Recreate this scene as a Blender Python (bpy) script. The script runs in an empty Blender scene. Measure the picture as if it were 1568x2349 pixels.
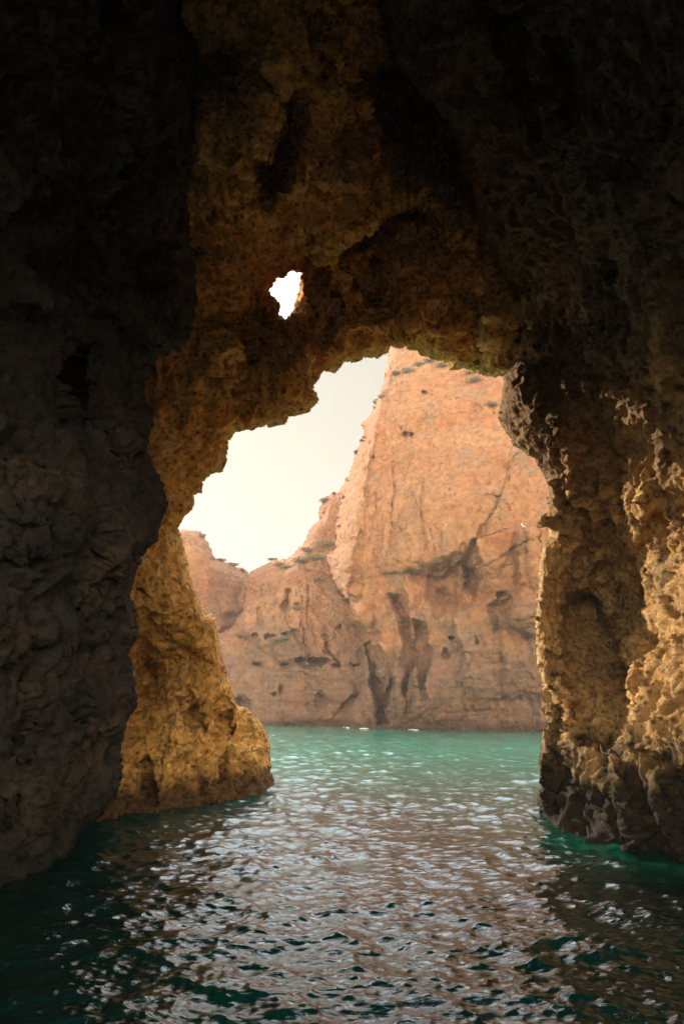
import bpy, math, random
import numpy as np
from mathutils import Vector

random.seed(7)
RNG = np.random.default_rng(11)
scene = bpy.context.scene
COL = scene.collection

# ------------------------------------------------------------------ camera frame
PITCH = math.radians(13.14)
F = 1827.0
CAM = np.array([0.0, 0.0, 2.0])
CP, SP = math.cos(PITCH), math.sin(PITCH)


def place(px, py, Y):
    """World points on the sight line through a photo position, Y metres ahead."""
    px = np.asarray(px, dtype=np.float64); py = np.asarray(py, dtype=np.float64)
    xr = (px - 784.0) / F
    yr = (1174.5 - py) / F
    dy = CP - yr * SP
    dz = SP + yr * CP
    t = Y / dy
    return np.stack([xr * t, dy * t, 2.0 + dz * t], axis=-1)


# ------------------------------------------------------------------ noise
def _hash(ix, iy, iz, seed):
    h = (ix.astype(np.uint32) * np.uint32(374761393) + iy.astype(np.uint32) * np.uint32(668265263)
         + iz.astype(np.uint32) * np.uint32(2147483647 - 1274126177) + np.uint32((seed * 974711) & 0x7fffffff))
    h = (h ^ (h >> np.uint32(13))) * np.uint32(1274126177)
    h = (h ^ (h >> np.uint32(16))) * np.uint32(2246822519)
    return h ^ (h >> np.uint32(15))


def perlin(p, seed=0):
    p = p.astype(np.float32)
    i = np.floor(p).astype(np.int64)
    f = p - i
    u = f * f * f * (f * (f * 6 - 15) + 10)
    out = np.zeros(len(p), np.float32)
    for dx in (0, 1):
        wx = u[:, 0] if dx else 1 - u[:, 0]
        for dy in (0, 1):
            wy = u[:, 1] if dy else 1 - u[:, 1]
            for dz in (0, 1):
                wz = u[:, 2] if dz else 1 - u[:, 2]
                h = _hash(i[:, 0] + dx, i[:, 1] + dy, i[:, 2] + dz, seed)
                gx = (h & np.uint32(1023)).astype(np.float32) / 511.5 - 1
                gy = ((h >> np.uint32(10)) & np.uint32(1023)).astype(np.float32) / 511.5 - 1
                gz = ((h >> np.uint32(20)) & np.uint32(1023)).astype(np.float32) / 511.5 - 1
                out += wx * wy * wz * (gx * (f[:, 0] - dx) + gy * (f[:, 1] - dy) + gz * (f[:, 2] - dz))
    return out * 1.3


def fbm(p, octs=4, seed=0, gain=0.5, ridged=False):
    a, s, out, n = 1.0, 1.0, np.zeros(len(p), np.float32), 0.0
    for k in range(octs):
        v = perlin(p * s + 17.3 * k, seed + k)
        if ridged:
            v = 1 - 2 * np.abs(v) * 1.6
        out += a * v
        n += a
        a *= gain
        s *= 2.03
    return out / n


def worley(p, seed=0):
    p = p.astype(np.float32)
    i = np.floor(p).astype(np.int64)
    f = p - i
    f1 = np.full(len(p), 9.0, np.float32)
    f2 = np.full(len(p), 9.0, np.float32)
    for dx in (-1, 0, 1):
        for dy in (-1, 0, 1):
            for dz in (-1, 0, 1):
                h = _hash(i[:, 0] + dx, i[:, 1] + dy, i[:, 2] + dz, seed)
                qx = dx + (h & np.uint32(1023)).astype(np.float32) / 1023 - f[:, 0]
                qy = dy + ((h >> np.uint32(10)) & np.uint32(1023)).astype(np.float32) / 1023 - f[:, 1]
                qz = dz + ((h >> np.uint32(20)) & np.uint32(1023)).astype(np.float32) / 1023 - f[:, 2]
                d = np.sqrt(qx * qx + qy * qy + qz * qz)
                f2 = np.minimum(f2, np.maximum(f1, d))
                f1 = np.minimum(f1, d)
    return f1, f2


def smooth(x, a, b):
    t = np.clip((x - a) / (b - a), 0, 1)
    return t * t * (3 - 2 * t)


# ------------------------------------------------------------------ 2-D outline tools
def seg_dist(X, Y, pts, closed=False):
    """unsigned distance, signed side (+ = right of travel direction in photo terms), parameter 0..1"""
    pts = np.asarray(pts, float)
    n = len(pts) if closed else len(pts) - 1
    best = np.full(X.shape, 1e9); side = np.zeros(X.shape); par = np.zeros(X.shape)
    for k in range(n):
        a = pts[k]; b = pts[(k + 1) % len(pts)]
        d = b - a; L = d @ d + 1e-9
        ex = X - a[0]; ey = Y - a[1]
        t = np.clip((ex * d[0] + ey * d[1]) / L, 0, 1)
        dd = np.hypot(ex - t * d[0], ey - t * d[1])
        m = dd < best
        best = np.where(m, dd, best)
        side = np.where(m, -(d[0] * ey - d[1] * ex), side)
        par = np.where(m, (k + t) / n, par)
    return best, np.where(side >= 0, 1.0, -1.0), par


def inside(X, Y, pts):
    pts = np.asarray(pts, float)
    c = np.zeros(X.shape, bool)
    n = len(pts)
    for k in range(n):
        x1, y1 = pts[k]; x2, y2 = pts[(k + 1) % n]
        if y1 == y2:
            continue
        c ^= ((y1 > Y) != (y2 > Y)) & (X < (x2 - x1) * (Y - y1) / (y2 - y1) + x1)
    return c


def sdist(X, Y, pts):
    d, _, _ = seg_dist(X, Y, pts, True)
    return np.where(inside(X, Y, pts), d, -d)


def tps(ctrl, X, Y):
    c = np.asarray(ctrl, float)
    x, y, z = c[:, 0] / 1000, c[:, 1] / 1000, c[:, 2]
    n = len(c)
    r2 = (x[:, None] - x[None]) ** 2 + (y[:, None] - y[None]) ** 2
    K = np.where(r2 > 0, r2 * np.log(r2 + 1e-12), 0) + np.eye(n) * 0.002
    P = np.stack([np.ones(n), x, y], 1)
    A = np.block([[K, P], [P.T, np.zeros((3, 3))]])
    w = np.linalg.solve(A, np.concatenate([z, np.zeros(3)]))
    out = w[n] + w[n + 1] * X / 1000 + w[n + 2] * Y / 1000
    for k in range(n):
        q = (X / 1000 - x[k]) ** 2 + (Y / 1000 - y[k]) ** 2
        out = out + w[k] * q * np.log(q + 1e-12)
    return out


def features(X, Y, D, feats):
    for f in feats:
        k = f[0]
        if k == 'fold':          # ('fold', pts, amp, near px, far px, side)
            _, pts, amp, wn, wf, sd = f
            d, s, t = seg_dist(X, Y, pts)
            s = s * sd * d
            ends = np.clip(np.sin(np.pi * np.clip(t, 0.001, .999)), 0, 1) ** 0.7
            prof = smooth(s, -wn * .3, wn) * np.exp(-np.maximum(s, 0) / wf)
            D = D - amp * prof * ends
        elif k == 'ridge':       # ('ridge', pts, amp(+ nearer), width)
            _, pts, amp, w = f
            d, s, t = seg_dist(X, Y, pts)
            D = D - amp * np.exp(-(d / w) ** 2)
        elif k == 'hollow':      # ('hollow', polygon, depth, edge width)
            _, pts, dep, w = f
            s = sdist(X, Y, pts)
            D = D + dep * smooth(s, -w * .5, w)
        elif k == 'bump':        # ('bump', cx, cy, rx, ry, amp(+ nearer), power)
            _, cx, cy, rx, ry, amp, pw = f
            r = ((X - cx) / rx) ** 2 + ((Y - cy) / ry) ** 2
            D = D - amp * np.exp(-r ** pw)
    return D


# ------------------------------------------------------------------ rock shell
def vnormals(V, Q):
    a, b, c, d = V[Q[:, 0]], V[Q[:, 1]], V[Q[:, 2]], V[Q[:, 3]]
    n = np.cross(c - a, d - b)
    N = np.zeros_like(V)
    for k in range(4):
        for j in range(3):
            N[:, j] += np.bincount(Q[:, k], n[:, j], len(V))
    return N / (np.linalg.norm(N, axis=1, keepdims=True) + 1e-12)


def mesh_obj(name, V, Q, mat, parent=None, cols=None, smooth_shade=True):
    me = bpy.data.meshes.new(name)
    me.vertices.add(len(V)); me.vertices.foreach_set('co', V.astype(np.float32).ravel())
    k = Q.shape[1]
    me.loops.add(Q.size); me.loops.foreach_set('vertex_index', Q.astype(np.int32).ravel())
    me.polygons.add(len(Q)); me.polygons.foreach_set('loop_start', np.arange(0, Q.size, k, dtype=np.int32))
    me.polygons.foreach_set('use_smooth', np.full(len(Q), smooth_shade))
    if cols is not None:
        at = me.color_attributes.new('rock', 'FLOAT_COLOR', 'POINT')
        c4 = np.ones((len(V), 4), np.float32); c4[:, :cols.shape[1]] = cols
        at.data.foreach_set('color', c4.ravel())
    me.update(calc_edges=True)
    me.validate()
    me.materials.append(mat)
    o = bpy.data.objects.new(name, me)
    COL.objects.link(o)
    if parent:
        o.parent = parent
    return o


def shell(name, outline, holes, ctrl, feats, step, thick, relief, colour, mat, parent=None,
          rag=4.0, ragf=0.03, round_w=70, round_d=1.0, rings=8, warp=9.0, warpf=0.012, hole_round=None,
          round_edges=None, rimfade=40, rimcut=.06, xstep=None):
    o = np.asarray(outline, float)
    x0, y0 = o.min(0); x1, y1 = o.max(0)
    xs = np.arange(x0 - 8, x1 + 8 + (xstep or step), xstep or step); ys = np.arange(y0 - 8, y1 + 8 + step, step)
    X, Y = np.meshgrid(xs, ys)
    sh = X.shape
    q = np.stack([X.ravel(), Y.ravel(), np.zeros(X.size)], 1)
    n1 = fbm(q * ragf, 4, 5, .6).reshape(sh)
    sd = sdist(X, Y, outline)
    re = sd if round_edges is None else seg_dist(X, Y, round_edges)[0]
    ragn = n1 * rag * 2.2
    live = sd + ragn > 0
    rd = np.clip(re + ragn, 0, None)
    rnd = round_d * (1 - np.sqrt(np.clip(1 - (1 - np.clip(rd / round_w, 0, 1)) ** 2, 0, 1)))
    for h, (hr_w, hr_d) in holes:
        s = -sdist(X, Y, h) + ragn * .7
        live &= s > 0
        rnd = rnd + hr_d * (1 - np.sqrt(np.clip(1 - (1 - np.clip(s / hr_w, 0, 1)) ** 2, 0, 1)))
    wx = fbm(q * warpf + 3.1, 3, 21).reshape(sh) * warp * 2
    wy = fbm(q * warpf + 9.7, 3, 31).reshape(sh) * warp * 2
    wx = wx + fbm(q * .09 + 1.7, 2, 41).reshape(sh) * warp * .28
    wy = wy + fbm(q * .09 + 6.1, 2, 43).reshape(sh) * warp * .28
    D = tps(ctrl, X, Y)
    D = np.clip(D, 3.0, None)
    D = features(X + wx, Y + wy, D, feats) + rnd
    D = np.clip(D, 2.2, None)
    V = place(X, Y, D).reshape(-1, 3)
    H, W = sh
    idx = np.arange(H * W).reshape(sh)
    ok = live[:-1, :-1] & live[1:, :-1] & live[1:, 1:] & live[:-1, 1:]
    Q = np.stack([idx[:-1, :-1][ok], idx[1:, :-1][ok], idx[1:, 1:][ok], idx[:-1, 1:][ok]], 1)
    used = np.unique(Q)
    rem = np.full(H * W, -1); rem[used] = np.arange(len(used))
    Q = rem[Q]; V = V[used]
    PX, PY, DD = X.ravel()[used], Y.ravel()[used], D.ravel()[used]
    rim = rd.copy()
    for h, _ in holes:
        rim = np.minimum(rim, np.abs(sdist(X, Y, h)) * 1.2)
    RM = rim.ravel()[used]
    nf = len(V)
    e = np.concatenate([Q[:, [0, 1]], Q[:, [1, 2]], Q[:, [2, 3]], Q[:, [3, 0]]])
    key = e[:, 0].astype(np.int64) * nf + e[:, 1]; rkey = e[:, 1].astype(np.int64) * nf + e[:, 0]
    b = e[~np.isin(key, rkey)]
    bv = np.unique(b); bm = np.full(nf, -1); bm[bv] = np.arange(len(bv))
    Vs = [V]; Qs = [Q]; prev = np.arange(nf); off = nf
    prevmap = bv.copy()
    for k in range(1, rings):
        Vs.append(place(PX[bv], PY[bv], DD[bv] + thick * k / rings))
        cur = off + np.arange(len(bv)); off += len(bv)
        a0, a1 = bm[b[:, 0]], bm[b[:, 1]]
        Qs.append(np.stack([prevmap[a1], prevmap[a0], cur[a0], cur[a1]], 1))
        prevmap = cur
    # back face, mirrored from the front
    Vs.append(place(PX, PY, DD + thick))
    back = off + np.arange(nf)
    Qs.append(np.stack([prevmap[bm[b[:, 1]]], prevmap[bm[b[:, 0]]], back[b[:, 0]], back[b[:, 1]]], 1))
    Qs.append(back[Q][:, ::-1])
    V = np.concatenate(Vs); Q = np.concatenate(Qs)
    front = np.zeros(len(V), bool); front[:off] = True
    N = vnormals(V, Q)
    d = np.zeros(len(V), np.float32); cav = np.zeros(len(V), np.float32)
    d[front], cav[front] = relief(V[front])
    att = np.ones(len(V)); att[:nf] = .4 + .6 * smooth(RM, 0, rimfade); att[nf:off] = .4
    d = d * att - (1 - att) * rimcut
    V = V + N * d[:, None]
    cols = np.zeros((len(V), 3), np.float32)
    cols[front] = colour(V[front], cav[front], PX if False else None)
    cols[~front] = cols[:nf][: (~front).sum()]
    return mesh_obj(name, V, Q, mat, parent, cols)


def karst(big=.30, mid=.12, knob=.10, pit=.09, fine=.03, sc=1.0, zs=.75, seed=0, flute=0.0, slab=0.0):
    def f(p):
        p = p / sc
        q = p * np.array([1, 1, zs])
        w = np.stack([fbm(q * .8 + 4, 3, seed + 50), fbm(q * .8 + 8, 3, seed + 51), fbm(q * .8 + 12, 3, seed + 52)], 1)
        w2 = np.stack([perlin(q * 4 + 4, seed + 53), perlin(q * 4 + 8, seed + 54), perlin(q * 4 + 12, seed + 55)], 1)
        q = q + w * .4 + w2 * .07
        reg = smooth(fbm(q * .55 + 40, 3, seed + 20), -.25, .3)       # rough areas and calmer areas
        d = big * fbm(q * .45, 3, seed)
        if slab:
            u = fbm(q * np.array([.55, .55, .8]) + 3, 3, seed + 21) * 3.2
            d = d + slab * (np.floor(u) + smooth(u - np.floor(u), .0, .22)) * .5
        d = d + mid * fbm(q * 1.2, 6, seed + 3, .55) * (.7 + .6 * reg)
        d = d - mid * .55 * np.abs(perlin(q * 2.6 + 9, seed + 22)) * 1.6
        f1, f2 = worley(q * 2.9, seed + 4)
        d = d + knob * 1.3 * (f1 - .5) * (.4 + .8 * (1 - reg))
        m = smooth(fbm(q * .9, 2, seed + 8), -.35, .2)
        g1, g2 = worley(q * 5.6, seed + 6)
        cav = smooth(g1, .50, .12) * m
        d = d - pit * cav
        h1, h2 = worley(q * np.array([1, 1, .8]) * 11.5, seed + 7)
        c3 = smooth(h1, .55, .1)
        d = d - pit * .5 * c3 * (.4 + .6 * m)
        k1, k2 = worley(q * np.array([1, 1, .7]) * 1.7 + 5, seed + 9)
        c2 = smooth(k1, .30, .14)
        d = d - pit * 2.4 * c2
        d = d + fine * (fbm(q * 9, 4, seed + 12, .75) * 1.6)
        if flute:
            d = d + flute * fbm(q * np.array([3.2, 3.2, .55]), 4, seed + 15, .55, True)
        return (d * sc).astype(np.float32), np.clip(cav * .5 + c3 * .4 + c2, 0, 1).astype(np.float32)
    return f


def lerp(a, b, t):
    return a + (b - a) * t[:, None]


def rock_colour(base, alt, dark, red, seed, wet_shade=None, low=None):
    base, alt, dark, red = [np.array(c, np.float32) for c in (base, alt, dark, red)]

    def f(p, cav, _):
        q = p
        c = np.repeat(base[None], len(p), 0)
        c = lerp(c, alt, smooth(fbm(q * .7, 4, seed + 60), -.2, .35))
        c = lerp(c, red, smooth(fbm(q * np.array([.8, .8, 1.3]) + 30, 4, seed + 61), .12, .5) * .7)
        c = lerp(c, dark, smooth(fbm(q * np.array([1.1, 1.1, .6]) + 60, 5, seed + 62, .6), .05, .45) * .6)
        if low is not None:
            h, wd, lc = low
            n = fbm(q * np.array([.5, .5, .5]), 4, seed + 63) * h * .5
            c = lerp(c, np.array(lc, np.float32), smooth(p[:, 2] + n, h + wd, h - wd))
        if wet_shade is not None:
            h, wc = wet_shade
            n = fbm(q * 2.0, 3, seed + 64) * h * .6
            c = lerp(c, np.array(wc, np.float32), smooth(p[:, 2] + n, h, h * .4))
        return c
    return f


# ------------------------------------------------------------------ materials
def new_mat(name):
    m = bpy.data.materials.new(name); m.use_nodes = True
    nt = m.node_tree; nt.nodes.clear()
    out = nt.nodes.new('ShaderNodeOutputMaterial'); b = nt.nodes.new('ShaderNodeBsdfPrincipled')
    nt.links.new(b.outputs[0], out.inputs[0])
    return m, nt, b


def rock_material(name, fine_scale=22.0, bump=.03, rough=.92, var=.6, speck=.62):
    m, nt, b = new_mat(name)
    N, L = nt.nodes, nt.links
    at = N.new('ShaderNodeAttribute'); at.attribute_name = 'rock'
    geo = N.new('ShaderNodeTexCoord')
    n1 = N.new('ShaderNodeTexNoise'); n1.inputs['Scale'].default_value = fine_scale * .35; n1.inputs['Detail'].default_value = 8
    n1.inputs['Roughness'].default_value = .7
    L.new(geo.outputs['Object'], n1.inputs['Vector'])
    n2 = N.new('ShaderNodeTexNoise'); n2.inputs['Scale'].default_value = fine_scale; n2.inputs['Detail'].default_value = 6
    n2.inputs['Roughness'].default_value = .75
    L.new(geo.outputs['Object'], n2.inputs['Vector'])
    mr = N.new('ShaderNodeMapRange'); mr.inputs[1].default_value = .3; mr.inputs[2].default_value = .7
    mr.inputs[3].default_value = 1 - var; mr.inputs[4].default_value = 1 + var
    L.new(n1.outputs['Fac'], mr.inputs[0])
    mul = N.new('ShaderNodeVectorMath'); mul.operation = 'SCALE'
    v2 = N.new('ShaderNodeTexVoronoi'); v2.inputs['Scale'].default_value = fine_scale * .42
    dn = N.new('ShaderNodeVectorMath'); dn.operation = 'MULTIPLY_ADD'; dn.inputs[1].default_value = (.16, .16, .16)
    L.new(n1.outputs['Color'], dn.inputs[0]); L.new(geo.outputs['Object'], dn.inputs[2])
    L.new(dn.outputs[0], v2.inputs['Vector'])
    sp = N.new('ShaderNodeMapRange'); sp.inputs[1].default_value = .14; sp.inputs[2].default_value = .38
    sp.inputs[3].default_value = 1 - speck; sp.inputs[4].default_value = 1.0  # dark specks imitate shaded pits in the colour
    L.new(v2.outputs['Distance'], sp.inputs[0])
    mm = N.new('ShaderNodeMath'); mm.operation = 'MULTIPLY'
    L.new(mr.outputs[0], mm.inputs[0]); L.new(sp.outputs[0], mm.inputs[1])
    L.new(at.outputs['Color'], mul.inputs[0]); L.new(mm.outputs[0], mul.inputs['Scale'])
    L.new(mul.outputs[0], b.inputs['Base Color'])
    b.inputs['Roughness'].default_value = rough
    b.inputs['Specular IOR Level'].default_value = .25
    bp = N.new('ShaderNodeBump'); bp.inputs['Strength'].default_value = .9; bp.inputs['Distance'].default_value = bump
    vo = N.new('ShaderNodeTexVoronoi'); vo.inputs['Scale'].default_value = fine_scale * .6
    L.new(geo.outputs['Object'], vo.inputs['Vector'])
    ad = N.new('ShaderNodeMath'); ad.operation = 'MULTIPLY_ADD'
    L.new(vo.outputs['Distance'], ad.inputs[0]); ad.inputs[1].default_value = .55; L.new(n2.outputs['Fac'], ad.inputs[2])
    L.new(ad.outputs[0], bp.inputs['Height'])
    L.new(bp.outputs[0], b.inputs['Normal'])
    return m


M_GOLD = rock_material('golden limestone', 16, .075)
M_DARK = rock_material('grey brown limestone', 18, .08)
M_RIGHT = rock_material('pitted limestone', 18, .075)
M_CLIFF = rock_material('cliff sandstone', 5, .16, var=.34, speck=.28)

# ------------------------------------------------------------------ outlines traced in photo pixels (1568 x 2349 frame)
opening = [(410, 1201), (435, 1178), (440, 1145), (435, 1135), (458, 1127), (461, 1104), (492, 1078), (509, 1063),
           (517, 1017), (543, 991), (584, 986), (614, 973), (650, 973), (666, 950), (691, 950), (717, 935), (727, 920),
           (717, 889), (727, 868), (742, 845), (768, 848), (791, 830), (826, 817), (852, 820), (878, 812), (893, 794),
           (934, 794), (960, 799), (965, 815), (990, 820), (1021, 833), (1036, 845), (1082, 843), (1123, 851),
           (1175, 862)]
leg_edge = [(410, 1201), (425, 1258), (440, 1329), (461, 1375), (468, 1411), (494, 1416), (502, 1462), (512, 1513),
            (522, 1548), (535, 1577), (543, 1613), (584, 1633), (604, 1659), (614, 1689), (622, 1720), (622, 1771),
            (637, 1812), (650, 1850)]
window0 = [(635, 630), (645, 637), (671, 630), (691, 630), (684, 660), (678, 691), (653, 730), (643, 717),
          (648, 701), (637, 681), (617, 671), (627, 650)]
window = [(655 + (x - 655) * 1.22, 680 + (y - 680) * 1.15) for x, y in window0]

gold_col = rock_colour((.80, .41, .11), (.74, .37, .09), (.26, .17, .06), (.66, .23, .065), 1, wet_shade=(.75, (.15, .075, .028)))

# -------- rock arch: span and leg
arch = bpy.data.objects.new('rock_arch', None); COL.objects.link(arch)
arch['label'] = 'golden pitted rock arch spanning the opening, with a small window hole through it'
arch['category'] = 'rock arch'
arch.location = (0, 0, 0)

span_outline = [(1330, -620), (1330, 900)] + opening[::-1] + [(398, 1260), (250, 1290), (150, 1000), (200, 300), (240, -620)]
span_ctrl = [(410, 1200, 15.5), (520, 1000, 15.7), (720, 900, 16.3), (880, 800, 17.6), (1150, 850, 18.4),
             (655, 690, 16.4), (900, 600, 17.6), (1100, 600, 17.2), (450, 800, 14.6), (350, 1100, 14.4),
             (450, 400, 13.2), (700, 420, 14.0), (950, 400, 18.0), (450, 100, 11.9), (380, -50, 11.6), (750, 100, 12.2),
             (1000, 100, 18.0), (800, 600, 16.6), (450, -350, 9.6), (750, -350, 9.6), (1150, -350, 9.8), (200, 900, 14), (1300, 700, 17),
             (1250, 200, 15)]
span_feats = [
    ('hollow', [(800, 110), (900, 60), (1000, 200), (1090, 420), (1080, 560), (960, 470), (900, 430), (840, 360)], 1.2, 60),
    ('hollow', [(430, 60), (600, 40), (640, 180), (560, 300), (450, 320)], .8, 60),
    ('fold', [(560, 500), (640, 480), (720, 430), (800, 440), (860, 400)], .7, 14, 160, 1),
    ('hollow', [(821, 195), (842, 154), (900, 130), (1000, 246), (1060, 350), (1090, 490), (1052, 440), (1000, 415),
                (945, 395), (915, 335), (860, 310), (845, 250)], 4.2, 24),
    ('hollow', [(425, 135), (470, 120), (530, 135), (545, 175), (540, 230), (500, 240), (470, 300), (440, 250)], 2.6, 20),
    ('hollow', [(620, 200), (700, 220), (696, 307), (665, 410), (625, 460), (609, 440), (594, 358), (620, 287)], 2.6, 22),
    ('hollow', [(590, 350), (612, 350), (610, 470), (595, 460)], .9, 10),
    ('hollow', [(765, 563), (842, 512), (919, 476), (990, 476), (1011, 502), (970, 517), (893, 520), (810, 565), (780, 600)], 1.6, 26),
    ('fold', [(720, 620), (780, 560), (850, 505), (930, 472), (1000, 480), (1050, 540), (1085, 575)], 1.8, 14, 200, 1),
    ('ridge', [(940, 395), (985, 460), (1030, 510), (1085, 552)], .9, 22),
    ('hollow', [(512, 715), (560, 690), (600, 700), (640, 745), (655, 770), (620, 800), (600, 860), (560, 870), (535, 800)], 1.7, 20),
    ('bump', 652, 672, 75, 85, -1.5, 1.0),
    ('bump', 625, 745, 26, 30, .5, 1.2),
    ('fold', [(440, 640), (480, 620), (520, 610), (570, 600), (610, 590)], .4, 12, 60, -1),
    ('bump', 690, 860, 60, 70, .7, 1.4), ('bump', 640, 900, 50, 50, .4, 1.4),
    ('fold', [(527, 735), (533, 800), (533, 873), (522, 950)], .6, 10, 70, -1),
    ('bump', 950, 650, 85, 75, .9, 1.8), ('bump', 1000, 765, 110, 60, .8, 1.6), ('bump', 1112, 625, 42, 50, .7, 2),
    ('bump', 1142, 750, 36, 55, .7, 2), ('bump', 820, 730, 70, 60, .7, 1.6), ('bump', 760, 640, 50, 60, .5, 1.6),
    ('ridge', [(864, 600), (860, 660), (872, 740)], -.6, 7), ('ridge', [(1056, 570), (1052, 640), (1046, 700)], -.6, 7),
    ('ridge', [(730, 620), (770, 700), (750, 780)], -.5, 9), ('ridge', [(880, 770), (950, 720), (1045, 700), (1110, 720)], -.35, 7),
    ('ridge', [(1100, 690), (1105, 770), (1090, 830)], -.4, 7),
    ('fold', [(700, 60), (720, 150), (700, 260), (690, 380)], .6, 12, 120, 1),
    ('fold', [(560, -40), (600, 60), (615, 200)], .5, 12, 90, -1),
    ('hollow', [(700, 60), (740, 30), (730, 150), (715, 200)], .8, 16),
    ('bump', 520, 400, 60, 90, .4, 1.3), ('bump', 760, 400, 60, 110, .5, 1.2),
    ('fold', [(450, 870), (500, 830), (560, 900), (600, 930)], .3, 10, 60, 1),
    ('fold', [(380, 1000), (420, 960), (470, 1000), (500, 1040)], .3, 10, 60, 1),
]
shell('span', span_outline, [(window, (70, .9))], span_ctrl, span_feats, 2.3, 1.2,
      karst(seed=1, big=.30, mid=.38, knob=.10, pit=.15, fine=.032, slab=.5), gold_col, M_GOLD, arch, round_w=80, round_d=1.1,
      round_edges=opening)

leg_outline = leg_edge + [(560, 1990), (200, 2000), (180, 1700), (220, 1400), (300, 1180), (395, 1160)]
leg_ctrl = [(307, 1867, 14.9), (461, 1848, 16.1), (553, 1832, 17.0), (637, 1812, 18.7), (400, 1230, 15.4),
            (300, 1400, 14.6), (340, 1550, 18.0), (470, 1480, 16.3), (520, 1650, 17.1), (400, 1650, 15.8),
            (620, 1740, 18.6), (230, 1700, 14.4), (500, 1740, 16.7), (560, 1950, 17.2), (250, 1950, 14.5)]
leg_feats = [
    ('bump', 452, 1640, 26, 26, -1.3, 2), ('bump', 345, 1550, 26, 34, -1.0, 2), ('bump', 430, 1600, 12, 14, -.5, 2),
    ('hollow', [(322, 1760), (345, 1745), (352, 1790), (362, 1842), (340, 1846), (330, 1800)], .8, 12),
    ('hollow', [(455, 1770), (475, 1765), (470, 1800), (480, 1840), (462, 1838)], .4, 12),
    ('fold', [(300, 1620), (400, 1600), (470, 1640), (560, 1700), (620, 1720)], .45, 20, 140, -1),
    ('bump', 380, 1700, 60, 40, .4, 1.4), ('bump', 560, 1740, 40, 60, .4, 1.4), ('bump', 380, 1400, 40, 90, .5, 1.4),
    ('bump', 300, 1820, 40, 40, .5, 1.4),
    ('fold', [(330, 1500), (380, 1470), (450, 1500), (500, 1530)], .3, 16, 80, 1),
]
shell('leg', leg_outline, [], leg_ctrl, leg_feats, 2.3, 1.8,
      karst(seed=2, big=.22, mid=.27, knob=.10, pit=.15, fine=.032), gold_col, M_GOLD, arch, round_w=60, round_d=.8,
      round_edges=leg_edge)

# -------- left cave wall
left_edge = [(425, -60), (425, 0), (440, 67), (455, 133), (450, 246), (445, 328), (440, 461), (445, 538), (450, 666),
             (440, 742), (440, 776), (415, 807), (379, 815), (338, 830), (353, 848), (333, 915), (358, 950),
             (343, 1032), (364, 1094), (387, 1150), (358, 1237), (317, 1273), (307, 1360), (320, 1462), (294, 1503),
             (307, 1544), (302, 1597), (287, 1674), (276, 1725), (271, 1802), (251, 1843), (179, 1915), (154, 1971),
             (113, 2007), (112, 2060), (100, 2120)]
left_outline = [(300, -640)] + left_edge + [(60, 2250), (-700, 2400), (-700, -640)]
left_ctrl = [(430, 500, 12), (450, 700, 12.2), (340, 900, 11.8), (380, 1150, 11.8), (310, 1350, 11.2),
             (300, 1600, 11.2), (265, 1800, 11), (112, 2010, 9.9), (0, 2055, 9.0), (0, 500, 8), (0, 1200, 8),
             (0, 1800, 8.6), (-350, 1000, 5.6), (-350, 2000, 6.2), (400, 0, 10.8), (0, 0, 7), (0, -450, 5.2),
             (400, -450, 7.5), (200, 1000, 10.2), (150, 1600, 9.8), (200, 300, 9.3), (-650, 1000, 4), (-650, -400, 3.6),
             (-650, 2300, 4.2)]
left_feats = [
    ('hollow', [(180, 800), (215, 790), (218, 900), (205, 985), (175, 990), (140, 965), (135, 880), (160, 830)], 1.8, 26),
    ('fold', [(215, -60), (232, 40), (290, 130), (295, 250), (285, 330), (248, 400), (235, 470), (230, 560)], .9, 14, 150, 1 * -1),
    ('fold', [(-40, 540), (10, 505), (60, 480), (120, 395), (180, 400), (235, 395)], .8, 12, 120, 1),
    ('fold', [(330, 330), (350, 420), (380, 420), (410, 330)], .4, 12, 60, -1),
    ('fold', [(0, 730), (60, 700), (130, 720), (200, 700), (290, 740), (340, 830)], .8, 16, 120, 1),
    ('hollow', [(60, 560), (200, 540), (240, 600), (200, 680), (90, 640)], .7, 40),
    ('hollow', [(300, 560), (350, 500), (400, 560), (380, 700), (320, 680)], .8, 40),
    ('ridge', [(164, 1556), (179, 1592), (169, 1638), (189, 1689), (164, 1705), (159, 1750)], -.5, 7),
    ('ridge', [(45, 1560), (50, 1640), (62, 1690), (40, 1720)], -.35, 6),
    ('fold', [(225, 1090), (232, 1180), (240, 1240), (215, 1330), (240, 1400)], .35, 10, 80, 1),
    ('fold', [(-20, 1290), (60, 1240), (130, 1230), (200, 1180)], .4, 12, 90, 1),
    ('fold', [(-20, 1540), (60, 1480), (140, 1450), (210, 1440), (300, 1380)], .6, 14, 90, 1),
    ('bump', 280, 1230, 60, 90, .5, 1.4), ('bump', 290, 1000, 50, 60, .4, 1.4), ('bump', 100, 1100, 90, 120, .5, 1.3),
    ('fold', [(128, 1740), (130, 1800), (100, 1850), (110, 1930), (70, 1990)], .6, 16, 70, -1),
    ('fold', [(60, 1820), (52, 1870), (30, 1920), (0, 1950)], .4, 12, 60, -1),
    ('bump', 215, 1760, 40, 110, -.5, 1.3),
]
left_col = rock_colour((.034, .027, .018), (.078, .050, .030), (.008, .008, .006), (.085, .044, .025), 3, wet_shade=(.9, (.035, .03, .02)))
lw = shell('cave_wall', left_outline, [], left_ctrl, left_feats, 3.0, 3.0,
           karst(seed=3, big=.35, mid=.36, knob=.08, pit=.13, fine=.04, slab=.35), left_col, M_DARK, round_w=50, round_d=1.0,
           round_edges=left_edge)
lw['kind'] = 'structure'; lw['label'] = 'dark shaded cave wall filling the left side of the view'; lw['category'] = 'cave wall'

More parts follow.
